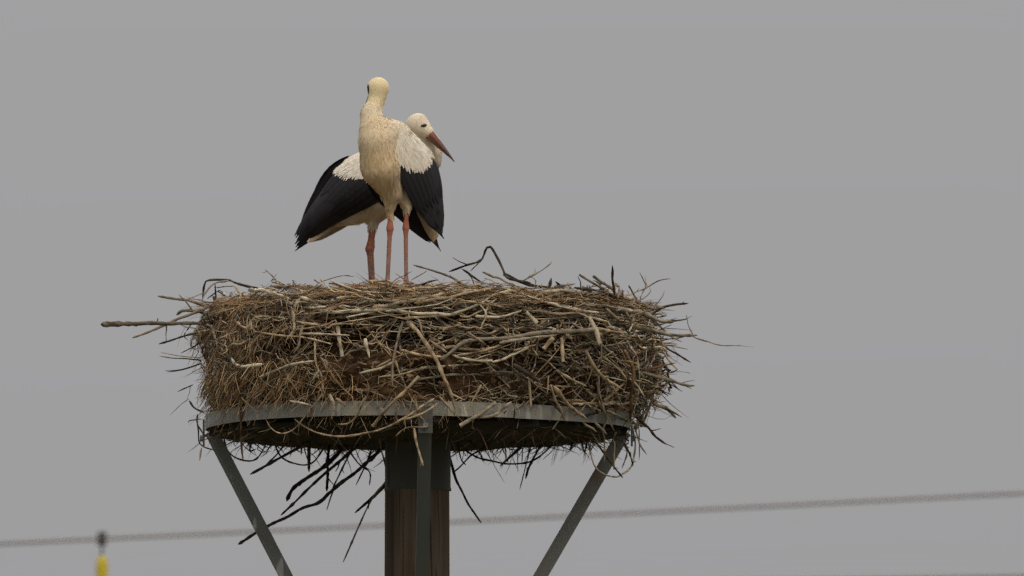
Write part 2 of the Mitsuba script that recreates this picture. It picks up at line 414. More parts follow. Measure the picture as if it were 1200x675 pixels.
t(4.2, GREY, (472, 377), (467, 392), (462, 413), (460, 430), (460, 452)); t(3, TAN, (469, 389), (484, 382)); t(3.6, GREY, (490, 374), (497, 394)); t(4, TAN, (470, 410), (480, 413), (500, 417), (519, 418))
t(7.6, GREY, (706, 386), (680, 387.5), (650, 389), (623, 391), (602, 396), (580, 397), (557, 398), (543, 402), (530, 412), (516, 422))
t(4.2, PALE, (530, 416), (547, 421), (577, 422.5), end=True); t(4.2, TAN, (592, 402), (580, 407), (563, 412), (534, 417)); t(4, TAN, (505, 400), (524, 413)); t(3.6, TAN, (546, 389), (569, 403))
t(4, DARK, (525, 377), (538, 383), (564, 382)); t(3, PALE, (562, 356), (570, 368), (563, 384)); t(3, PALE, (581, 351), (573, 358), (567, 372))
t(4.2, PALE, (462, 424), (447, 431), (421, 437.5)); t(3, TAN, (436, 392), (459, 418)); t(6, PALE, (428, 397), (433, 419)); t(3.4, TAN, (500, 430), (475, 437), (444, 442))
t(6, PALE, (632, 343), (660, 340), (674, 342)); t(5, GREY, (650, 336), (674, 332.5)); t(3.6, DARK, (673, 337), (698, 341), (718, 345), (742, 353)); t(5.2, PALE, (643, 355), (663, 360), (680, 364), (702, 366))
t(4, TAN, (632, 365), (653, 368), (677, 367.5), (691, 373)); t(4.6, PALE, (557, 371), (590, 370), (611, 364)); t(6.4, PALE, (616, 366), (629, 379), end=True); t(6.4, PALE, (690, 371), (698, 387), (702.5, 403), end=True)
t(6, TAN, (658, 396), (660, 424), end=True); t(6, TAN, (648, 396), (637, 409), end=True); t(4.2, PALE, (619, 407), (597, 418), (577, 424.5), end=True); t(4, TAN, (602, 411), (628, 404)); t(5, GREY, (585, 402), (615, 397), (652, 393))
t(5, TAN, (686, 411), (702, 438), (724, 453), end=True); t(2.6, GREY, (704, 402), (705, 415), (703, 427), (697, 437)); t(4, GREY, (712, 383), (729, 389)); t(5, GREY, (711, 362), (728, 378)); t(4, PALE, (742, 367), (742, 378), (737, 389))
t(4.8, DARK, (720, 345), (719, 325), (717.5, 311)); t(2.6, DARK, (704, 343), (703, 333), (695, 328)); t(5, GREY, (644, 336), (646, 326)); t(4, DARK, (658, 336), (651, 330)); t(3.4, DARK, (730, 349), (729, 339)); t(3.6, BROWN, (724, 350), (726, 335)); t(2.2, DARK, (688, 341), (688, 334))
# --- twigs standing above the rim
t(3.8, GREY, (550, 340), (531, 326), (507, 317), (484, 310.5)); t(2, GREY, (500, 317.5), (481, 329)); t(3.8, DARK, (622, 332), (596, 326), (590, 318), (584, 304), (576, 290), (570, 291), (563.5, 305), (546, 311), (526, 318.5))
t(2.2, DARK, (562, 307), (551, 318)); t(3.6, DARK, (566, 333), (558, 327), (541, 315)); t(2.6, GREY, (613, 329), (640, 313), (647, 306)); t(5, DARK, (590, 321), (603, 327), (625, 334), (652, 338)); t(3, DARK, (492, 335), (507, 330), (514, 328)); t(2, DARK, (556, 334), (552, 324), (548, 322))
# --- right side
t(2, GREY, (750, 354), (752, 347), (758, 337), (755, 330), (749.5, 319)); t(1.8, GREY, (758.5, 335), (756.5, 322)); t(2.1, GREY, (752, 341), (760, 336), (772, 329), (786, 326.5)); t(2.3, GREY, (746, 353), (761, 345), (761, 336)); t(2, GREY, (766, 362), (776, 348), (778.5, 341))
t(3.6, DARK, (760, 371), (775, 361), (790, 357.5), (807, 355.5)); t(4.2, GREY, (745, 354), (765, 362), (778, 360)); t(3.2, DARK, (770, 376), (788, 375), (805, 374)); t(7.4, GREY, (722, 361), (750, 367), (770, 375), (789, 377.5))
t(5.8, GREY, (738, 382), (763, 387), (783, 392), (817, 393)); t(2, GREY, (812, 394.5), (833, 402), (850, 405), (870, 405)); t(3, DARK, (762, 395), (790, 413), (810, 425)); t(4, TAN, (703, 385.5), (731, 390.5)); t(3, TAN, (740, 395), (756, 411)); t(3.4, GREY, (750, 392), (770, 398), (778, 394))
t(3.6, TAN, (766, 400), (775, 410), (784, 423), (794, 433)); t(2, GREY, (794, 433), (784, 438), (769, 436)); t(5.2, GREY, (750, 436), (780, 444), (804, 451), (814, 452)); t(3.2, DARK, (748, 438), (783, 464)); t(6, GREY, (742, 446), (758, 461), (769, 474), (782, 479), (792, 490)); t(3, DARK, (780, 478), (799, 489))
t(2.6, DARK, (749, 458), (761, 479)); t(3, GREY, (776, 424), (767, 439), (755, 454), (741, 485)); t(4.6, DARK, (736, 480), (758, 499), (767, 511), (781, 521)); t(2.6, DARK, (745, 486), (756, 478)); t(3, GREY, (743, 496), (749, 519), (758, 533))
t(3, GREY, (740, 499), (745.5, 521), (742, 543), (729, 557), (711, 557), (697, 545.5), (692, 530), (692, 516)); t(3, DARK, (697, 516), (718, 545), (730, 560)); t(3, DARK, (731, 518), (738, 532), (742, 546)); t(4, GREY, (712, 482), (742, 495), (759, 501))
t(5, BROWN, (731, 410), (742, 433), (740, 460), (739, 494)); t(3.6, TAN, (704, 416), (725, 433), (734, 444)); t(2.6, GREY, (712, 440), (710, 469)); t(3, GREY, (717, 451), (730, 478)); t(4.6, GREY, (701, 440), (708, 483))
# --- over the hoop
t(4.8, TAN, (491, 441), (473, 460), (455, 477), (437, 499), end=True); t(3.6, TAN, (429, 465), (418, 487), (407, 496), (396, 497)); t(5, PALE, (386, 462), (392, 478)); t(5, TAN, (394, 467), (406, 477)); t(4, TAN, (564, 451), (552, 473)); t(5.8, GREY, (581, 472), (560, 485), (539, 499), end=True); t(5, GREY, (599, 471), (580, 486), (558, 490))
t(4.2, TAN, (620, 444), (622.5, 478)); t(3.6, TAN, (645, 451), (653, 472), (662, 493)); t(5.8, TAN, (649, 453), (668, 475), (688, 491)); t(4, TAN, (652, 434), (670, 445), (688, 453)); t(4, TAN, (683, 495), (699, 506)); t(4, GREY, (698, 496), (711, 509)); t(7, DARK, (602, 427), (618, 438), (634, 448)); t(3, TAN, (643, 440), (641, 462))
t(2.6, TAN, (501, 500), (487, 501), (473, 504), (463, 512)); t(4, TAN, (485, 500), (488, 519), (496, 546)); t(5, PALE, (498, 475), (509, 467)); t(4, TAN, (489, 480), (487, 467)); t(3.6, TAN, (515, 465), (527, 478), (533, 486)); t(3.4, TAN, (470, 492), (490, 486), (514, 472))
t(4, BROWN, (282, 476), (283, 520), (285, 541)); t(3, TAN, (282, 499), (267, 509)); t(2.6, DARK, (232, 486), (230, 494), (235, 520), (251, 528)); t(2.6, DARK, (231, 497), (241, 511), (257, 514)); t(3, TAN, (236, 525), (234, 540)); t(3, TAN, (303, 450), (298, 478)); t(2.6, TAN, (283, 466), (302, 484))
SH = list(TR); TR = []
# --- hanging out below the platform
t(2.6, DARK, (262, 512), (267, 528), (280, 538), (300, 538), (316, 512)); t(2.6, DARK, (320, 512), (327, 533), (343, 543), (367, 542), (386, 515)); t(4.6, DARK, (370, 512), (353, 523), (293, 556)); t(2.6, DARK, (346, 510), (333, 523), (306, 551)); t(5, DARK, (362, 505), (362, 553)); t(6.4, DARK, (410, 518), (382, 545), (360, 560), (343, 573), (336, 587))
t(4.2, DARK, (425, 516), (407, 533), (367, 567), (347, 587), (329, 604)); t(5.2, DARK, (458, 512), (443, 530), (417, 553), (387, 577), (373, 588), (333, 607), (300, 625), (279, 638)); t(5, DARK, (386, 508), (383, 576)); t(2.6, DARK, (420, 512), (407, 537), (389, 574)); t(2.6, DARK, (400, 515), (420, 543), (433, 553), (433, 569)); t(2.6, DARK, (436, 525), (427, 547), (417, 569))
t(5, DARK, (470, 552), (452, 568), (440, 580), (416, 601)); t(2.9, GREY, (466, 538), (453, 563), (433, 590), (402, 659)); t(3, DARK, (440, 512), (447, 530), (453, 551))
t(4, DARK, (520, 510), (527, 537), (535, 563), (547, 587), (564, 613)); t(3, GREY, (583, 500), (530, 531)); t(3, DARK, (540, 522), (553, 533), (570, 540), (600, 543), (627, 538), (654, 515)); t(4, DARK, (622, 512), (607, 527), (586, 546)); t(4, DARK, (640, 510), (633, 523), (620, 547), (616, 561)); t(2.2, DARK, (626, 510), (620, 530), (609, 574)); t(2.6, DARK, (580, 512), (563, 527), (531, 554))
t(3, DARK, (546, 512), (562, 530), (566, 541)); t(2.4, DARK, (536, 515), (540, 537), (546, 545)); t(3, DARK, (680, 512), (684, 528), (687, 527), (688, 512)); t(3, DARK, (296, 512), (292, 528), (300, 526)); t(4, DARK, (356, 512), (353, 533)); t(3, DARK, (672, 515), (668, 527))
HANG = list(TR)

big, fine = [], Pile()
for n_, (w, tone, pts, end) in enumerate(SH):
    g = np.random.default_rng(100 + n_)
    p = np.array(pts, float)
    y = np.array([shell_y(a, b, .012 + .02 * g.random()) for a, b in p])
    wide = np.abs((p[:, 0] - 600) / PX - NX)
    if wide.max() > .88:                              # a stick that sticks out sideways: it leaves the nest near its widest place
        y = np.where(wide > .80, -.40 + .30 * g.random(), y)
        y = y + (np.arange(len(y)) / len(y)) * g.normal(0, .10)
    if p[:, 1].min() < 330:                           # stands above the rim: rooted in the top, well behind the front edge
        y = np.full(len(p), max(-.72, float(np.max(y)) - .05) + .06 * g.normal()) + np.linspace(0, 1, len(p)) * g.normal(0, .06)
    pos = W(p[:, 0], p[:, 1], y)
    big.append((w / PX * np.linalg.norm(np.diff(pos, axis=0), axis=1).sum(), stick_mesh(pos, w / PX, tone, .62 if not end else .9, end, 100 + n_)))
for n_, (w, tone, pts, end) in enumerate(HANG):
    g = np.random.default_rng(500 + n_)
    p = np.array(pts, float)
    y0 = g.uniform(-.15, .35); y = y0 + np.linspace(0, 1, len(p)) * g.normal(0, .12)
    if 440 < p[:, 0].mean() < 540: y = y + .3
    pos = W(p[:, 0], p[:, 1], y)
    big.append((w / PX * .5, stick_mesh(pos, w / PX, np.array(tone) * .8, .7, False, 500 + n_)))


def kinked(g, p):
    """The same course with straight runs between sudden bends, as dead wood has."""
    k = np.sort(g.uniform(0, len(p) - 1, 14)); lin = lambda x: np.stack([np.interp(x, np.arange(len(p)), p[:, i]) for i in range(3)], -1)
    q = np.vstack([p[:1], lin(k), p[-1:]])
    L = np.linalg.norm(p[-1] - p[0])
    q[1:-1] += g.normal(0, .006 + .008 * L, q[1:-1].shape) * (g.random((len(q) - 2, 1)) < .4)
    return q


def shell_stick(g, theta, h, length, slope, out, wander=.17):
    """A stick laid along the nest's side: bearing, height, rise per metre."""
    n = 5; s = np.linspace(-.5, .5, n) * length
    R = radius(theta, h) + out
    a = theta + s * math.cos(math.atan(slope)) / R
    z = z_bot + h * H + s * math.sin(math.atan(slope)) + np.cumsum(g.normal(0, wander, n)) * length / n * .6
    hz = np.clip((z - z_bot) / H, -.1, 1.15)
    r = radius(a, np.clip(hz, 0, 1)) + out + np.cumsum(g.normal(0, .5, n)) * .012
    r = np.where(hz > 1.0, r - (hz - 1) * .15, r)
    return kinked(g, np.stack([NX + r * np.cos(a), r * np.sin(a), z], -1))


tones = [PALE, TAN, GREY, BROWN, DARK]
g = np.random.default_rng(11)
for n_ in range(330):                                 # the upper courses: long sticks laid round the rim
    th_ = g.uniform(-np.pi, np.pi) if n_ % 3 == 0 else g.uniform(-np.pi * .98, -np.pi * .02)
    h_ = 1 - abs(g.normal(0, .17)); 
    if math.cos(th_) < -.35 and g.random() < .5: continue
    p = shell_stick(g, th_, h_, g.uniform(.2, .65), g.normal(0, .2), g.uniform(-.04, .02))
    w = g.choice([.006, .008, .011, .014, .018], p=[.30, .34, .22, .09, .05])
    tone = tones[g.choice(5, p=[.26, .34, .24, .10, .06])]
    big.append((w * .35 * (1.2 if math.sin(th_) < 0 else .1), stick_mesh(p, w, tone, .6, g.random() < .2, 1000 + n_)))
for n_ in range(300):                                 # the middle and right: criss-cross, with dark gaps
    th_ = g.uniform(-np.pi * .62, np.pi * .12) if n_ % 4 else g.uniform(-np.pi, np.pi)
    h_ = g.uniform(.05, .8)
    if -.68 * np.pi < th_ < -.38 * np.pi and h_ < .42 and g.random() < .75: continue
    p = shell_stick(g, th_, h_, g.uniform(.15, .5), math.tan(g.normal(0, .65)), g.uniform(-.075, -.005))
    w = g.choice([.006, .008, .010, .013, .017], p=[.3, .3, .2, .14, .06])
    tone = tones[g.choice(5, p=[.14, .28, .30, .10, .18])]
    big.append((w * .28 * (1.2 if math.sin(th_) < 0 else .1), stick_mesh(p, w, tone, .6, g.random() < .15, 2000 + n_)))
for n_ in range(150):                                 # the right flank, pointing outwards and down
    th_ = g.uniform(-np.pi * .28, np.pi * .2); h_ = g.uniform(.26, .95)
    R = radius(th_, h_)
    a = np.array([NX + (R - .10) * math.cos(th_), (R - .10) * math.sin(th_), z_bot + h_ * H])
    d = np.array([math.cos(th_ + g.normal(0, .7)), math.sin(th_ + g.normal(0, .7)), g.normal(-.15 if h_ < .7 else .05, .35)]); d /= np.linalg.norm(d)
    L = g.uniform(.10, .24)
    p = np.array([a, a + d * L * .5 + g.normal(0, .012, 3), a + d * L + g.normal(0, .02, 3)])
    w = g.choice([.005, .007, .009, .012]); big.append((w * .14, stick_mesh(p, w, tones[g.choice(5, p=[.08, .25, .35, .12, .2])], .5, False, 3000 + n_)))
for n_ in range(130):                                 # lying on the top
    r_ = .88 * math.sqrt(g.random()); a_ = g.uniform(0, 2 * np.pi); x, y = NX + r_ * math.cos(a_), r_ * math.sin(a_)
    b_ = g.uniform(0, np.pi); L = g.uniform(.2, .6); s = np.linspace(-.5, .5, 5) * L
    xs, ys = x + s * math.cos(b_) , y + s * math.sin(b_)
    if np.max(np.hypot(xs - NX, ys)) > .93: continue
    p = np.stack([xs, ys, dome(xs, ys) - .012 + g.normal(0, .004, 5)], -1)
    w = g.choice([.006, .008, .011]); big.append((w * .06, stick_mesh(p, w, tones[g.choice(4, p=[.2, .35, .3, .15])], .6, False, 4000 + n_)))
big.sort(key=lambda b: -b[0])
for _, (v, f, c) in big[:296]:
    part(NEST, 'stick', coloured(v, f, c, 'bark'))
for _, (v, f, c) in big[296:]:
    fine.add(v, f, c)

# what has sagged through between the boards
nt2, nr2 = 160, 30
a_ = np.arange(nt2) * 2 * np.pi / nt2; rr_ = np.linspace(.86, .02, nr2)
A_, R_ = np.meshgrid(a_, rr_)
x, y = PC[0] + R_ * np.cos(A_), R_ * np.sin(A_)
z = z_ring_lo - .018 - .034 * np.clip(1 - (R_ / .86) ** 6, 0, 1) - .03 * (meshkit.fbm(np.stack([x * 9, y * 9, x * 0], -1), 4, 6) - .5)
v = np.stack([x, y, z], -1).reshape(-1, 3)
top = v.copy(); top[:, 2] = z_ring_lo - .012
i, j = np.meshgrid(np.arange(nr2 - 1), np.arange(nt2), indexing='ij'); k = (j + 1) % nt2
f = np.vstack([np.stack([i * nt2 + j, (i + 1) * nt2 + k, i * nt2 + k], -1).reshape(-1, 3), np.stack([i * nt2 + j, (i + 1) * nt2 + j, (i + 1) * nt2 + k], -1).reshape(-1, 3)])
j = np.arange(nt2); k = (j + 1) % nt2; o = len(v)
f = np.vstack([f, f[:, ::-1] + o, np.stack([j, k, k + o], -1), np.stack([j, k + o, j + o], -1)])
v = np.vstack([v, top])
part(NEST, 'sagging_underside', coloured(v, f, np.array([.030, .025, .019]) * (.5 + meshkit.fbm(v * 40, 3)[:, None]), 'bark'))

# fine twigs, roots and straw: nobody could pick these apart
g = np.random.default_rng(21)
for n_ in range(2600):
    th_ = g.uniform(-np.pi * 1.05, np.pi * .05) if n_ % 4 else g.uniform(-np.pi, np.pi); h_ = g.uniform(0.02, 1.03)
    lf = math.cos(th_) < -.45
    if math.cos(th_) > .5 and h_ < .16: continue
    if not lf and .2 < h_ < .8 and g.random() < (.9 if math.cos(th_) > .1 else .72): continue
    p = shell_stick(g, th_, min(h_, 1), g.uniform(.06, .24), math.tan(g.normal(.25 if lf else 0, .6)) if h_ < .8 else g.normal(0, .25), g.uniform(-.05, .015) if lf or h_ > .75 else g.uniform(-.09, -.01), .2)
    v, f, c = stick_mesh(p, g.uniform(.0025, .006), tones[g.choice(5, p=[.2, .32, .24, .12, .12])], .5, False, 6000 + n_, .03, 4)
    fine.add(v, f, c)
for n_ in range(230):                                 # whiskers round the outline
    th_ = g.choice([g.normal(0, .5), np.pi + g.normal(0, .45), g.uniform(-np.pi, 0)], p=[.45, .35, .2]); h_ = g.uniform(.05, 1)
    R = radius(th_, h_) - .03
    a = np.array([NX + R * math.cos(th_), R * math.sin(th_), z_bot + h_ * H])
    d = np.array([math.cos(th_) + g.normal(0, .5), math.sin(th_) + g.normal(0, .5), g.normal(0, .55)]); d /= np.linalg.norm(d)
    L = g.uniform(.05, .15); q = np.array([a, a + d * L * .5 + g.normal(0, .012, 3), a + d * L + g.normal(0, .02, 3) - [0, 0, .01]])
    v, f, c = stick_mesh(q, g.uniform(.002, .005), tones[g.choice(5, p=[.05, .25, .35, .15, .2])], .4, False, 9000 + n_, .03, 4)
    fine.add(v, f, c)
for n_ in range(900):                                 # ends that poke out between the boards
    r_ = .84 * math.sqrt(g.random()); a_ = g.uniform(0, 2 * np.pi)
    if r_ < .17: continue
    a = np.array([PC[0] + r_ * math.cos(a_), r_ * math.sin(a_), z_ring_lo - .02])
    d = np.array([g.normal(0, 1), g.normal(0, .6), -g.uniform(.05, .6)]); d /= np.linalg.norm(d); L = g.uniform(.05, .16)
    v, f, c = stick_mesh(np.array([a, a + d * L * .6, a + d * L + g.normal(0, .02, 3)]), g.uniform(.003, .008), (DARK, BROWN, GREY)[n_ % 3], .5, False, 12000 + n_, .03, 4)
    fine.add(v, f, c)
part(NEST, 'twigs', fine.shape('bark'), 'tangle of thin grey and brown twigs', 'stuff')

hay = Pile()
HAYC = np.array([(.52, .39, .23), (.40, .275, .15), (.27, .165, .085), (.15, .088, .045), (.60, .51, .36)])


def blade(g, a, d, L, w, droop, c):
    s = np.linspace(0, 1, 4)[:, None]
    p = a + d * L * s + np.array([0, 0, -droop]) * L * s ** 2 + g.normal(0, .05 * L, (4, 3)) * s
    v, f = tube(p, w / 2 * np.array([.8, 1, .8, .35]), 3)
    hay.add(v, f, np.clip(c * (.6 + .7 * g.random()), .01, .68))


for n_ in range(8200):                                # hanging straw, thickest on the left and along the foot
    u_ = g.random()
    if u_ < .55: th_ = -np.pi + g.normal(.25, .55)
    elif u_ < .9: th_ = g.uniform(-np.pi, 0)
    else: th_ = g.uniform(0, np.pi)
    lf = math.cos(th_) < -.4
    h_ = g.random() ** (1.1 if lf else 2.0)
    if not lf and h_ > .14 and g.random() < (.85 if h_ > .42 or math.cos(th_) > .2 else .55): continue
    if math.cos(th_) > .5 and h_ < .25: continue
    R = radius(th_, h_) - (.035 if lf else .075) + .03 * g.normal()
    a = np.array([NX + R * math.cos(th_), R * math.sin(th_), z_bot + h_ * H])
    if meshkit.noise(np.array([math.cos(th_) * 5, math.sin(th_) * 5, h_ * 3.5])) < .44 and g.random() < .93: continue    # clumps, bare earth between
    tx = g.normal(0, .8)
    d = np.array([.45 * math.cos(th_) - math.sin(th_) * tx, .45 * math.sin(th_) + math.cos(th_) * tx, -g.uniform(.2, 1.0)]); d /= np.linalg.norm(d)
    blade(g, a, d, g.uniform(.03, .10), g.uniform(.0018, .0042), .25, HAYC[g.choice(5, p=[.2, .25, .28, .2, .07])])
for n_ in range(5200):                                # bedding on the top and over its edge
    r_ = .95 * math.sqrt(g.uniform(.05, 1)); a_ = g.uniform(-np.pi, 0) if n_ % 4 else g.uniform(0, np.pi)
    x, y = NX + r_ * math.cos(a_), r_ * math.sin(a_)
    d = np.append(g.normal(0, 1, 2), 0); d /= np.linalg.norm(d); d[2] = g.normal(.04, .13)
    blade(g, np.array([x, y, dome(x, y) - .012 - (.04 * g.random() if r_ > .9 else 0)]), d, g.uniform(.04, .13), g.uniform(.0018, .004), .1, HAYC[g.choice(5, p=[.18, .27, .3, .2, .05])])
for n_ in range(420):                                 # two tufts of old grass that stand up at the back of the rim
    x0, py = ((338, 331), (365, 333))[n_ % 2]
    a = W(x0 + g.normal(0, 8), py + 5, -.55 + g.normal(0, .03))
    d = np.array([g.normal(0, .9), g.normal(0, .4), g.uniform(.0, .5)]); d /= np.linalg.norm(d)
    blade(g, a, d, g.uniform(.015, .05), .003, .5, HAYC[g.choice([1, 2, 3])])
chips = Pile()
for n_ in range(520):                                 # clods, bark chips and bits of bone worked into the wall
    th_ = g.uniform(-np.pi, 0) if n_ % 6 else g.uniform(0, np.pi); h_ = g.uniform(.03, 1.0)
    R = radius(th_, h_) - g.uniform(.02, .075)
    ico = trimesh.creation.icosphere(subdivisions=1)
    sz = g.uniform(.006, .02) * np.array([1, g.uniform(.4, .8), g.uniform(.2, .5)])
    M_ = trimesh.transformations.random_rotation_matrix(g.random(3))[:3, :3]
    v = (ico.vertices * sz * (1 + .5 * g.normal(size=(42, 1)) * .5)) @ M_.T + [NX + R * math.cos(th_), R * math.sin(th_), z_bot + h_ * H]
    chips.add(v, np.array(ico.faces), np.clip(np.array([(.42, .37, .28), (.20, .13, .075), (.13, .08, .045), (.26, .20, .13)][g.choice(4, p=[.2, .35, .25, .2])]) * g.uniform(.7, 1.3), .01, .7))
part(NEST, 'clods', chips.shape('straw', False), 'clods of earth and pale bark chips', 'stuff')
part(NEST, 'straw', hay.shape('straw'), 'brown matted straw and grass', 'stuff')


# ------------------------------------------------------------------ storks
def surface_nets(fn, lo, hi, h):
    """The zero surface of fn (points (n, 3) -> distance) as (v, f)."""
    ax = [np.arange(a, b + h, h) for a, b in zip(lo, hi)]
    G = np.stack(np.meshgrid(*ax, indexing='ij'), -1)
    C = fn(G[::4, ::4, ::4].reshape(-1, 3)).reshape(G[::4, ::4, ::4].shape[:3])
    D = C.repeat(4, 0).repeat(4, 1).repeat(4, 2)[:G.shape[0], :G.shape[1], :G.shape[2]].copy()
    near = np.abs(D) < 11
    D[near] = fn(G[near])
    S = D < 0
    cells = np.zeros(np.array(S.shape) - 1, int)
    for a, b, c in np.ndindex(2, 2, 2):
        cells += S[a:a + cells.shape[0], b:b + cells.shape[1], c:c + cells.shape[2]]
    act = (cells > 0) & (cells < 8)
    idx = -np.ones(cells.shape, int); idx[act] = np.arange(act.sum())
    I = np.argwhere(act)
    acc, cnt = np.zeros((len(I), 3)), np.zeros(len(I))
    corners = [np.array(o) for o in np.ndindex(2, 2, 2)]
    for o in corners:
        for k in range(3):
            if o[k]: continue
            e = o.copy(); e[k] = 1
            d0, d1 = D[tuple((I + o).T)], D[tuple((I + e).T)]
            x = (d0 < 0) != (d1 < 0)
            tt = np.where(x, d0 / np.where(x, d0 - d1, 1), 0)
            q = I + o + tt[:, None] * (e - o)
            acc += np.where(x[:, None], q, 0); cnt += x
    v = np.array(lo) + acc / cnt[:, None] * h
    F = []
    for k in range(3):
        a, b = (k + 1) % 3, (k + 2) % 3
        e = np.zeros(3, int); e[k] = 1; ea = np.zeros(3, int); ea[a] = 1; eb = np.zeros(3, int); eb[b] = 1
        s0 = S; s1 = np.roll(S, -1, k)
        cross = np.argwhere(s0 != s1)
        ok = np.all(cross < np.array(S.shape) - 1, 1) & (cross[:, a] > 0) & (cross[:, b] > 0)
        cross = cross[ok]
        q = np.stack([idx[tuple((cross - o).T)] for o in (ea * 0, ea, ea + eb, eb)], -1)
        fl = ~S[tuple(cross.T)]
        q[fl] = q[fl][:, ::-1]
        F.append(q)
    q = np.vstack(F)
    return v, np.vstack([q[:, [0, 1, 2]], q[:, [0, 2, 3]]])


def capsule(P, a, b, ra, rb):
    a, b = np.asarray(a, float), np.asarray(b, float); d = b - a
    s = np.clip((P - a) @ d / (d @ d), 0, 1)
    return np.linalg.norm(P - a - s[:, None] * d, axis=1) - (ra + (rb - ra) * s)


def smin(a, b, k):
    h = np.clip(.5 + .5 * (b - a) / k, 0, 1)
    return b * (1 - h) + a * h - k * h * (1 - h)


class Bird:
    def __init__(s, key, y0, label, cream, seed):
        s.key, s.y0, s.cream, s.g = key, y0, np.array(cream), np.random.default_rng(seed)
        labels[key] = {'label': label, 'category': 'stork', 'group': 'storks standing on the nest'}

    def w(s, p):
        p = np.asarray(p, float)
        return W(p[..., 0], p[..., 1], s.y0 + p[..., 2] / PX)

    def body(s, trunk, legs, lo, hi, eye, flow, colour, skip):
        def fn(P):
            d = None
            for a, b, ra, rb, k in trunk:
                x = capsule(P, a, b, ra, rb)
                d = x if d is None else smin(d, x, k)
            for a, b, ra, rb, k in legs:
                d = smin(d, capsule(P, a, b, ra, rb), k)
            return d
        v, f = surface_nets(fn, lo, hi, 1.0)
        m = trimesh.Trimesh(v, f, process=False)
        trimesh.smoothing.filter_taubin(m, .5, .53, 4)
        v = np.array(m.vertices); s.bv, s.bf = v, f
        s.fn = fn
        part(s.key, 'body', coloured(s.w(v), f, colour(v), 'plume'))
        s.colour = colour
        # plumage: thousands of small feathers laid over the body from head to tail
        fa = trimesh.Trimesh(v, f, process=False)
        pts, fi = trimesh.sample.sample_surface(fa, 15000, seed=int(s.g.integers(1e6)))
        nn = fa.face_normals[fi]
        cols = colour(pts)
        keep, D, Ls, ws, li = [], [], [], [], []
        for q_, p in enumerate(pts):
            fl = flow(p)
            if fl is None: continue
            keep.append(q_); D.append(fl[0]); Ls.append(fl[1]); ws.append(fl[2]); li.append(fl[3])
        p, n, cp, m_ = pts[keep], nn[keep], cols[keep], len(keep)
        d, L, w, li = np.array(D, float), np.array(Ls) * s.g.uniform(.7, 1.3, m_), np.array(ws), np.array(li)
        unit = lambda x: x / (np.linalg.norm(x, axis=1, keepdims=True) + 1e-9)
        d = unit(unit(d - n * (d * n).sum(1, keepdims=True)) + s.g.normal(0, .14, (m_, 3)))
        d = unit(d - n * (d * n).sum(1, keepdims=True))
        u = np.cross(n, d)

        loose = np.where((s.g.random(m_) < .11) & (p[:, 1] > 148), s.g.uniform(.3, 1.5, m_), 0)

        def settle(x, h):                                # to height h over the skin
            for _ in range(3):
                e = .5; f0 = fn(x)
                gr = unit(np.stack([fn(x + np.eye(3)[k] * e) - f0 for k in range(3)], -1))
                x = x - gr * (f0 - h)[:, None]
            return x, gr
        rows, c = [], cp * s.g.uniform(.90, 1.07, (m_, 1)) * np.stack([np.ones(m_), s.g.uniform(.98, 1.01, m_), s.g.uniform(.94, 1.03, m_)], 1)
        nv = []
        for x, h, wd in ((0, -.3, .35), (.5, .35, .5), (1, .55, .10)):
            cen, gr = settle(p + d * (L * x)[:, None], h + li * L * x * x + (loose * x * x))
            rows += [cen - u * (w * wd)[:, None], cen + u * (w * wd)[:, None]]
            nv += [unit(gr + d * .1 + u * s.g.normal(0, .2, (m_, 1)))] * 2
        V = np.stack(rows, 1).reshape(-1, 3); NV = np.stack(nv, 1).reshape(-1, 3)
        F = (np.arange(m_) * 6)[:, None, None] + np.array([[0, 1, 3], [0, 3, 2], [2, 3, 5], [2, 5, 4]])
        plumes = Pile()
        plumes.add(s.w(V), F.reshape(-1, 3), np.clip(np.repeat(c, 6, 0), .004, .84), np.stack([NV[:, 0], NV[:, 2], -NV[:, 1]], 1))
        part(s.key, 'plumage', plumes.shape('plume'), 'soft overlapping body feathers', 'stuff')
        if eye is not None:
            e = trimesh.creation.icosphere(subdivisions=3, radius=1.35)
            part(s.key, 'eye', mikit.ply(trimesh.Trimesh(s.w(e.vertices + np.array(eye)), e.faces, process=False), 'eye_black', True))

    def bill(s, a, b, r, c0, c1):
        a, b = np.asarray(a, float), np.asarray(b, float)
        t_ = (b - a) / np.linalg.norm(b - a); down = np.array([0, 1.0, 0]) - t_ * t_[1]; down /= np.linalg.norm(down)
        for name, o, k in (('upper_mandible', -.28, 1.0), ('lower_mandible', .5, .72)):
            u = np.linspace(0, 1, 14)
            p = a + (b - a) * u[:, None] * (1 if o < 0 else .97) + down * (o * r * (1 - u))[:, None] - down * (.035 * np.linalg.norm(b - a) * u * (1 - u))[:, None]
            v, f = tube(p, r * k * (1 - u * .93) ** .85 * .9, 10)
            uu = np.clip(((v - a) @ (b - a)) / ((b - a) @ (b - a)), 0, 1)[:, None]
            mot = meshkit.fbm(v * .6, 3)[:, None]
            c = np.array(c0) * (1 - uu ** .42) + np.array(c1) * uu ** .42
            v = s.w(v)
            scene[f'{s.key}__bill__{name}'] = coloured(v, f, c * (.7 + .6 * mot), 'skin')

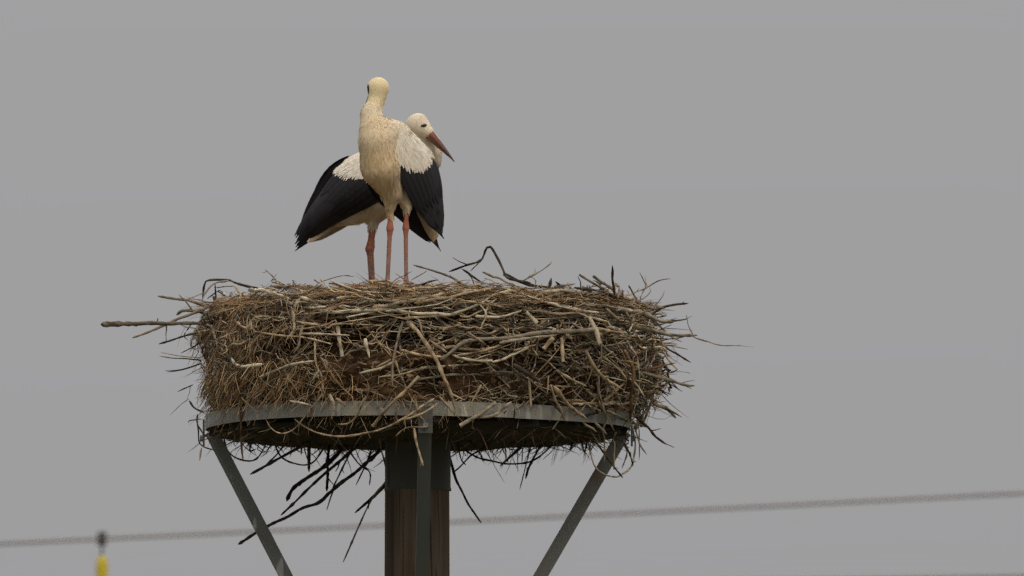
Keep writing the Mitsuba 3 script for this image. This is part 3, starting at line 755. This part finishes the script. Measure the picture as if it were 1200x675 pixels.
    def wing(s, U, V, toward, bulge, thick, white, layers, coverts, name='wing', fringe=9):
        """A folded wing between its two edges U and V, both from the shoulder to the tip."""
        U, V = spline(U, 60), spline(V, 60)
        toward = np.asarray(toward, float) / np.linalg.norm(toward)

        def at(sv, tv):
            sv, tv = np.broadcast_arrays(np.asarray(sv, float), np.asarray(tv, float))
            x = np.clip(sv, 0, 1) * 59; i_ = np.minimum(x.astype(int), 58); fr = (x - i_)[..., None]
            ex = np.maximum(sv - 1, 0)[..., None] * 59
            u = U[i_] * (1 - fr) + U[i_ + 1] * fr + (U[-1] - U[-4]) / 3 * ex
            w = V[i_] * (1 - fr) + V[i_ + 1] * fr + (V[-1] - V[-4]) / 3 * ex
            b = bulge * (4 * tv * (1 - tv)) * np.sin(np.pi * np.clip(sv * .8 + .18, 0, 1))
            return u * (1 - tv)[..., None] + w * tv[..., None] + toward * b[..., None]

        def normal(sv, tv):
            e = .02
            n = np.cross(at(sv + e, tv) - at(np.asarray(sv) - e, tv), at(sv, tv + e) - at(sv, np.asarray(tv) - e))
            n /= np.linalg.norm(n, axis=-1, keepdims=True) + 1e-9
            return n * np.sign(n @ toward)[..., None]
        ns, nt_ = 44, 20
        sv, tv = np.meshgrid(np.linspace(0, .86, ns), np.linspace(0, 1, nt_), indexing='ij')
        P, N = at(sv, tv), normal(sv, tv)
        th_ = thick * np.sqrt(np.clip(1 - (2 * tv - 1) ** 4, 0, 1)) * np.clip(np.minimum(sv * 6 + .15, (.86 - sv) * 5 + .05), 0, 1)
        v = np.vstack([(P + N * th_[..., None] * .08).reshape(-1, 3), (P - N * th_[..., None]).reshape(-1, 3)])
        i, j = np.meshgrid(np.arange(ns - 1), np.arange(nt_ - 1), indexing='ij'); a = i * nt_ + j
        q = np.stack([a, a + 1, a + nt_ + 1, a + nt_], -1).reshape(-1, 4); o = ns * nt_
        q = np.vstack([q, q[:, ::-1] + o])
        rim = np.r_[np.arange(nt_), np.arange(1, ns) * nt_ + nt_ - 1, (ns - 1) * nt_ + np.arange(nt_ - 2, -1, -1), np.arange(ns - 2, 0, -1) * nt_]
        q = np.vstack([q, np.stack([rim, rim + o, np.roll(rim, -1) + o, np.roll(rim, -1)], -1)])
        wt = np.concatenate([white(sv, tv).ravel()] * 2)[:, None]
        c = np.where(wt > 0, s.cream * .92, np.array([.012, .012, .014]))
        key = part(s.key, name, coloured(s.w(v), np.vstack([q[:, [0, 1, 2]], q[:, [0, 2, 3]]]), c, 'plume'))
        cnt = 0
        for (s0a, s0b), s1, t0, t1, n, w, lift, spread, col in layers:
            for k in range(n):
                u = k / max(n - 1, 1)
                tv0 = t0 + (t1 - t0) * u
                s0 = s0a + (s0b - s0a) * tv0
                e = s1[0] + (s1[1] - s1[0]) * u + s.g.normal(0, .03)
                m_ = 9; x = np.linspace(0, 1, m_)
                ss = s0 + (e - s0) * x; tt = np.clip(tv0 + spread * (x - .3) * (u - .5), -.02, 1.02)
                P, N = at(ss, tt), normal(ss, tt)
                tang = np.gradient(P, axis=0); tang /= np.linalg.norm(tang, axis=1, keepdims=True)
                B = np.cross(N, tang)
                half = w / 2 * np.array([.5, .75, .92, 1, 1, .96, .82, .55, .10])
                up = N * (lift + .07 * k)
                cen = P + up + N * .5
                vv = np.stack([P + up - B * half[:, None], cen, P + up + B * half[:, None]], 1).reshape(-1, 3)
                i, j = np.meshgrid(np.arange(m_ - 1), np.arange(2), indexing='ij'); a = (i * 3 + j).ravel()
                ff = np.vstack([np.stack([a, a + 1, a + 4], -1), np.stack([a, a + 4, a + 3], -1)])
                edge = np.tile([1, 0, 1], m_)[:, None]
                cc = np.array(col) * (.8 + .5 * s.g.random()) + edge * np.array([.013, .013, .016])  # grey-blue sheen along the vane edges is painted into the colour
                kk = f'{key}__flight_feather' + (f'_{cnt:03d}' if cnt else ''); cnt += 1
                scene[kk] = coloured(s.w(vv), ff, np.clip(cc, .004, .8), 'flight')
        # white scapulars and coverts, ragged along their lower border
        pile = Pile(); made = 0
        while made < coverts:
            a, b = s.g.random(), s.g.uniform(0, 1)
            if white(np.array(a), np.array(b)) <= 0: continue
            made += 1
            L, w = s.g.uniform(fringe * .6, fringe * 1.25), s.g.uniform(1.2, 2.6)
            P, N = at(a, b), normal(a, b)
            d = at(a + .05, b + s.g.normal(0, .02)) - P; d /= np.linalg.norm(d); u = np.cross(N, d)
            r = P + N * (3.4 + 1.2 * s.g.random())
            lift = s.g.uniform(.0, .07)
            mid, tip = r + d * L * .55 + N * L * lift * .8, r + d * L + N * L * lift * .7
            q = np.array([r - u * w * .4, r + u * w * .4, mid - u * w * .5, mid + u * w * .5, tip - u * w * .15, tip + u * w * .15])
            nv = N + d * .1 + u * s.g.normal(0, .12); nv /= np.linalg.norm(nv)
            pile.add(s.w(q), np.array([[0, 1, 3], [0, 3, 2], [2, 3, 5], [2, 5, 4]]), np.clip(s.cream * s.g.uniform(.85, 1.12), 0, .82), np.array([nv[0], nv[2], -nv[1]]))
        if coverts:
            scene[f'{key}__covert_feathers'] = pile.shape('plume'); labels[f'{key}__covert_feathers'] = {'kind': 'stuff', 'label': 'white shoulder feathers with a ragged lower edge'}
        return key

    def tail(s, roots, tips, w, col, toward=(0, 0, -1)):
        roots, tips = np.asarray(roots, float), np.asarray(tips, float); n = len(roots)
        for k in range(n):
            m_ = 8; x = np.linspace(0, 1, m_)[:, None]
            P = roots[k] * (1 - x) + tips[k] * x + np.array([0, -1.2, 0]) * np.sin(np.pi * x)
            N = np.asarray(toward, float); tang = tips[k] - roots[k]; tang /= np.linalg.norm(tang)
            N = N - tang * (N @ tang); N /= np.linalg.norm(N); B = np.cross(N, tang)
            half = w / 2 * np.array([.6, .8, .95, 1, 1, .95, .75, .2])
            vv = np.stack([P - B * half[:, None], P + N * .7, P + B * half[:, None]], 1).reshape(-1, 3)
            i, j = np.meshgrid(np.arange(m_ - 1), np.arange(2), indexing='ij'); a = (i * 3 + j).ravel()
            ff = np.vstack([np.stack([a, a + 1, a + 4], -1), np.stack([a, a + 4, a + 3], -1)])
            cc = np.array(col) * (.82 + .3 * s.g.random()) * np.tile([.85, 1, .85], m_)[:, None]
            part(s.key, 'tail_feather', coloured(s.w(vv), ff, cc, 'plume'))


def leg_chain(hip, knee, foot, r, yaw):
    """Thigh, hock joint, shank and four toes as capsules."""
    hip, knee, foot = map(lambda a: np.array(a, float), (hip, knee, foot))
    k0, k1 = knee + (hip - knee) * .16, knee + (foot - knee) * .09
    L = [(hip, k0, r * 1.15, r * 1.05, 2.5), (k0, knee, r * 1.25, r * 1.45, 2), (knee, k1, r * 1.5, r * 1.15, 2), (k1, foot, r * 1.02, r * .92, 1.5), (foot + [0, -4, 0], foot, r * .95, r * 1.3, 2)]
    for a, ln in ((-.55, 13), (0, 15), (.55, 13), (math.pi, 6)):
        d = np.array([math.sin(yaw + a), .12, -math.cos(yaw + a)])
        mid = foot + d * ln * .5
        L += [(foot, mid, r * .62, r * .55, 1.0), (mid, foot + d * ln, r * .58, r * .3, .6)]
    return L


def leg_colour(v, c, top, knee, foot):
    """Red above and at the hock, greyer with whitewash further down."""
    y = v[:, 1]
    red, pink, grey = np.array([.38, .155, .105]), np.array([.36, .165, .12]), np.array([.27, .17, .145])
    u = np.clip((y - knee) / (foot - knee), 0, 1)[:, None]
    lc = np.where(y[:, None] < knee + 5, red, pink * (1 - u) + grey * u) * (.75 + .5 * meshkit.fbm(v * .35, 3)[:, None])
    wash = np.clip((meshkit.fbm(v * np.array([.5, .16, .5]), 3, 31) - .52) * 5, 0, 1)[:, None] * u * .4
    lc = lc * (1 - wash) + np.array([.50, .46, .42]) * wash
    return np.where((y > top)[:, None], lc, c)


# --- the near bird: breast to the camera, head turned away over its shoulder
A = Bird('white_stork', YA, 'near cream-breasted stork with raised neck, its head turned away so no bill shows', (.80, .75, .66), 3)
trunkA = [((441.5, 168, -20), (446.5, 196, -16), 21, 22, 6), ((446.5, 196, -16), (460, 226, -4), 22, 13, 6), ((447, 158, -12), (462, 160, 2), 20, 19, 8), ((463, 168, 6), (483, 214, 36), 21, 18, 8), ((483, 214, 36), (497, 244, 56), 17, 8, 8),
          ((437, 150, -14), (434.5, 134, -6), 15, 10.8, 9), ((434.5, 134, -6), (441.3, 117, 2), 10.8, 8.6, 6), ((441.3, 117, 2), (443, 103.5, 5), 8.6, 12, 5), ((443, 104, 5), (439, 107, 16), 12, 7.5, 5),
          ((457, 226, -4), (457, 244, -4), 9, 4.5, 5), ((475, 226, 4), (477, 244, 2), 10, 4.5, 5)]
legsA = leg_chain((457, 240, -4), (457, 268, -2), (454, 331.5, -4), 2.75, -.5) + leg_chain((477, 238, 2), (475.5, 267, 4), (476, 330.5, 2), 2.55, .3)


def colA(v):
    n = meshkit.fbm(v * np.array([.30, .05, .2]), 4, 5)[:, None]; n2 = meshkit.fbm(v * .09, 3, 8)[:, None]
    cream, tan, white = np.array([.76, .62, .41]), np.array([.52, .33, .15]), np.array([.78, .72, .60])
    breast = np.clip((v[:, 1] - 130) / 40, 0, 1)[:, None] * np.clip((478 - v[:, 0]) / 22, 0, 1)[:, None]
    c = white * (1 - breast) + cream * breast
    k = np.clip((n - .45) * 3.2, 0, 1) * breast * np.clip((n2 - .25) * 2.4, 0, 1)
    c = c * (1 - .85 * k) + tan * .85 * k
    lo = np.clip((v[:, 1] - 188) / 40, 0, 1)[:, None] * .38
    c = c * (1 - lo) + np.array([.50, .36, .20]) * lo
    nk = np.clip(1 - np.abs(v[:, 1] - 137) / 20, 0, 1)[:, None] * .45 * np.clip((458 - v[:, 0]) / 12, 0, 1)[:, None]
    c = c * (1 - nk) + np.array([.66, .48, .24]) * nk
    hd = np.clip((128 - v[:, 1]) / 12, 0, 1)[:, None]
    c = c * (1 - hd) + np.array([.78, .68, .45]) * hd
    e = np.linalg.norm((v - np.array([431.4, 104.5, 2])) * np.array([1.7, .75, .8]), axis=1)[:, None]
    c = np.where(e < 4.6, np.array([.03, .025, .022]), c)
    return leg_colour(v, c, 246, 268, 332)


def flowA(p):
    x, y, z = p
    if y > 243: return None
    if np.linalg.norm(p - [432.6, 104.5, -1]) < 4: return None
    if y < 113 or (y < 122 and rng.random() < .5): return None
    if y < 116: return np.array([.35, 1, -.5]), 4.5, 2.0, .01
    if y < 145: return np.array([-.1, 1, -.1]), 8, 2.2, .015
    if x > 470: return np.array([.4, 1, .3]), 10, 2.8, .02
    return np.array([.12, 1, .05]), 15, 2.6, .015


A.body(trunkA, legsA, (405, 82, -55), (525, 340, 84), None, flowA, colA, None)
A.bill((436, 110, 14), (428.3, 123, 52), 3.8, (.34, .11, .055), (.10, .055, .04))
ev = trimesh.creation.icosphere(subdivisions=3, radius=1.5)
part(A.key, 'eye', mikit.ply(trimesh.Trimesh(A.w(ev.vertices + np.array([431.9, 103.2, 1.5])), ev.faces, process=False), 'eye_black', True))
BLK, BLK2 = (.012, .012, .015), (.019, .019, .023)
# its left wing, towards the right of the view
A.wing([(471, 149, 2), (486, 163, 12), (501, 178, 22), (511, 191, 28), (516, 212, 33), (518.5, 235, 38), (520, 256, 42), (518.5, 272, 44)],
       [(463, 152, -14), (461, 172, -20), (465, 196, -20), (475, 222, -12), (490, 247, 4), (502, 262, 16), (513, 272, 30)],
       (.35, 0, -1), 9, 7, lambda s_, t_: (s_ < .29 + .12 * np.sin(np.pi * t_) - .08 * t_) * (t_ > .03) * 1.0,
       [((.28, .20), (.96, 1.06), .10, .90, 9, 9, .9, .10, BLK), ((.38, .22), (.80, .98), .35, .95, 7, 8, 2.0, .05, BLK2), ((.34, .22), (.70, .78), .12, .92, 8, 8.5, 3.1, .05, BLK)], 2200, fringe=10)
# its right wing: an edge along the breast, its tip below the tail
A.wing([(423, 185, 2), (431, 213, 6), (446, 238, 14), (466, 254, 34), (490, 276, 58), (517.5, 295, 76)],
       [(440, 178, 22), (455, 205, 30), (470, 228, 36), (487, 240, 48), (503, 262, 64), (514, 288, 76)],
       (-.6, .3, -.6), 3, 6, lambda s_, t_: (s_ < -.1) * 1.0, [((.15, .15), (.93, 1.03), .15, .85, 7, 8, 1.0, .1, BLK), ((.1, .1), (.55, .62), .1, .8, 6, 8, 1.8, .05, BLK2)], 0)
A.tail([(486 + 1.6 * k, 238 - 1.0 * k, 44 + 2 * k) for k in range(6)], [(508.5 + 1.0 * k, 284 - 1.4 * k, 60 + 1.5 * k) for k in range(6)], 7.5, (.56, .46, .31))

# --- the far bird: side on, tail to the left, head looking out to the right behind the near one
B = Bird('white_stork_001', YB, 'stork standing behind the other with drooping black wing, red-brown bill pointing down to the right', (.81, .765, .68), 4)
trunkB = [((386, 262, 0), (412, 243, 0), 6, 19, 6), ((412, 243, 0), (446, 221, 0), 19, 33, 8), ((446, 221, 0), (474, 196, 0), 33, 33, 8), ((474, 196, 0), (496, 182, 0), 32, 20, 8),
          ((498, 186, 2), (502, 170, 2), 17.5, 13, 8), ((503, 168, 2), (492, 152, -8), 12, 12.5, 6), ((490, 147, -14), (501.5, 154.5, -19), 14.3, 7, 4), ((488, 152, -8), (482, 172, 2), 12, 18, 8),
          ((440, 238, 0), (437.5, 263, 0), 15, 5, 6)]
legsB = leg_chain((437.5, 258, -4), (432.8, 292, -3), (435.5, 338, -4), 3.1, .9) + leg_chain((439, 258, 8), (434.5, 289, 9), (437.3, 338, 8), 3.0, 1.2)


def colB(v):
    n = meshkit.fbm(v * np.array([.2, .12, .2]), 4, 15)[:, None]
    c = np.array([.76, .70, .57]) * (1 - .25 * n) + np.array([.52, .40, .24]) * .25 * n
    low = np.clip((420 - v[:, 0]) / 40, 0, 1)[:, None] * .3
    c = c * (1 - low) + np.array([.50, .40, .26]) * low
    eye = np.array([496.8, 147.2, -26.5])
    d = (v - eye) * np.array([.75, 1.15, .35]); d = d @ np.array([[.8, .6, 0], [-.6, .8, 0], [0, 0, 1]])
    c = np.where((np.linalg.norm(d * np.array([.8, 1.2, 1]), axis=1) < 2.6)[:, None], np.array([.04, .035, .033]), c)
    bb = np.linalg.norm((v - np.array([505.5, 158.5, -20])) * np.array([1, 1, .6]), axis=1)[:, None]
    c = np.where(bb < 4.2, np.array([.20, .09, .06]), c)
    return leg_colour(v, c, 265, 290, 338)


def flowB(p):
    x, y, z = p
    if y > 264: return None
    if np.linalg.norm((p - [496.8, 147.2, -26.5]) * [1, 1, .35]) < 4.6 or np.linalg.norm(p - [505.5, 158.5, -20]) < 5: return None
    if x > 470 and (y < 163 or (y < 172 and rng.random() < .5)): return None
    if x > 470 and y < 172: return np.array([-.5, .8, .1]), 4.5, 2.0, .01
    if x > 490: return np.array([.0, 1, .0]), 11, 2.4, .02
    if y > 240 and x > 425: return np.array([-.35, 1, 0]), 10, 2.0, .14
    return np.array([-1, .72, 0]), 11, 2.6, .03


B.body(trunkB, legsB, (370, 125, -45), (524, 348, 50), (496.8, 147.3, -26.3), flowB, colB, None)
B.bill((502.5, 157, -20), (532.5, 189.5, -30), 5.4, (.29, .10, .06), (.055, .040, .037))
B.wing([(422, 182, -12), (404, 194, -16), (390, 209, -18), (373, 234, -16), (357, 258, -10), (345, 278, -4)],
       [(464, 196, -34), (458, 222, -34), (430, 240, -28), (403, 253, -20), (377, 268, -12), (355, 286, -4)],
       (-.15, -.1, -1), 12, 7, lambda s_, t_: (s_ < .225 - .08 * t_ + .03 * np.sin(t_ * 9)) * 1.0,
       [((.20, .12), (.97, 1.05), .02, .97, 12, 9, .9, .10, BLK), ((.20, .12), (.74, .90), .12, .95, 9, 11, 2.0, .06, BLK2), ((.20, .12), (.52, .64), .08, .94, 9, 11, 3.1, .05, BLK)], 2200, fringe=10)
B.wing([(420, 179, 18), (401, 187, 24), (384, 201, 28), (369, 226, 30), (356, 256, 26), (348, 278, 14)],
       [(430, 188, 34), (420, 204, 40), (402, 224, 40), (386, 246, 36), (370, 266, 28), (354, 282, 14)],
       (-.5, -.5, .7), 4, 6, lambda s_, t_: (s_ < -.1) * 1.0, [((.1, .1), (.6, .7), .05, .85, 7, 9, 1.0, .06, BLK), ((.3, .3), (.95, 1.02), .1, .9, 8, 9, .4, .08, BLK2)], 0)
B.tail([(404 + k, 254 + 1.0 * k, -6 + 4 * k) for k in range(7)], [(360 + 1.4 * k, 284 - .3 * k, -10 + 4 * k) for k in range(7)], 9, (.58, .49, .36))

# ------------------------------------------------------------------ power lines far behind, out of focus
YL = 62.0


def cable(key, pts, label):
    x = np.array([p[0] for p in pts], float); yv = np.array([p[1] for p in pts], float)
    co = np.polyfit(x, yv, 1); co = np.array([-1.5e-6, co[0] + 1.8e-6, co[1] - .2])
    xs = np.linspace(-900, 2100, 80)
    p = W(xs, np.polyval(co, xs), YL + (xs - 600) / PX * .25)
    v, f = tube(p, .0145, 8)
    scene[key] = mikit.ply(trimesh.Trimesh(v, f, process=False), 'aluminium', True)
    labels[key] = {'label': label, 'category': 'power line', 'group': 'power lines behind the nest'}
    return lambda q: W(q, np.polyval(co, q), YL + (q - 600) / PX * .25)


up_line = cable('power_line', [(0, 636), (200, 628), (433, 617), (530, 613), (693, 604), (900, 594), (1200, 579.5)], 'blurred grey power line crossing the whole view behind the pole')
cable('power_line_001', [(0, 690), (600, 684), (1200, 677.5)], 'lower blurred power line just showing in the bottom right corner')
q = up_line(np.array([119.5]))[0]
LM = 'line_marker'
labels[LM] = {'label': 'yellow marker hanging from a dark clamp on the upper power line', 'category': 'line marker'}
m = trimesh.util.concatenate([box(q + [-.035, -.03, .0165], q + [.035, .03, .05], .008), box(q + [-.035, -.03, -.05], q + [.035, .03, -.0165], .008), box(q + [-.022, -.045, -.03], q + [.022, -.031, .03], .004)])
part(LM, 'clamp', mikit.ply(m, 'cable_black'))
m = trimesh.creation.cylinder(radius=.009, height=.085, sections=12); m.apply_translation(q + [0, 0, -.09])
part(LM, 'hanger', mikit.ply(m, 'cable_black', 30))
prof = np.array([(0, -.13), (.018, -.13), (.030, -.142), (.041, -.17), (.044, -.22), (.042, -.30), (.040, -.33), (.02, -.345), (0, -.345)])
m = trimesh.creation.revolve(prof[::-1], sections=32); m.apply_translation(q)
part(LM, 'marker_body', mikit.ply(m, 'marker_yellow', 30))
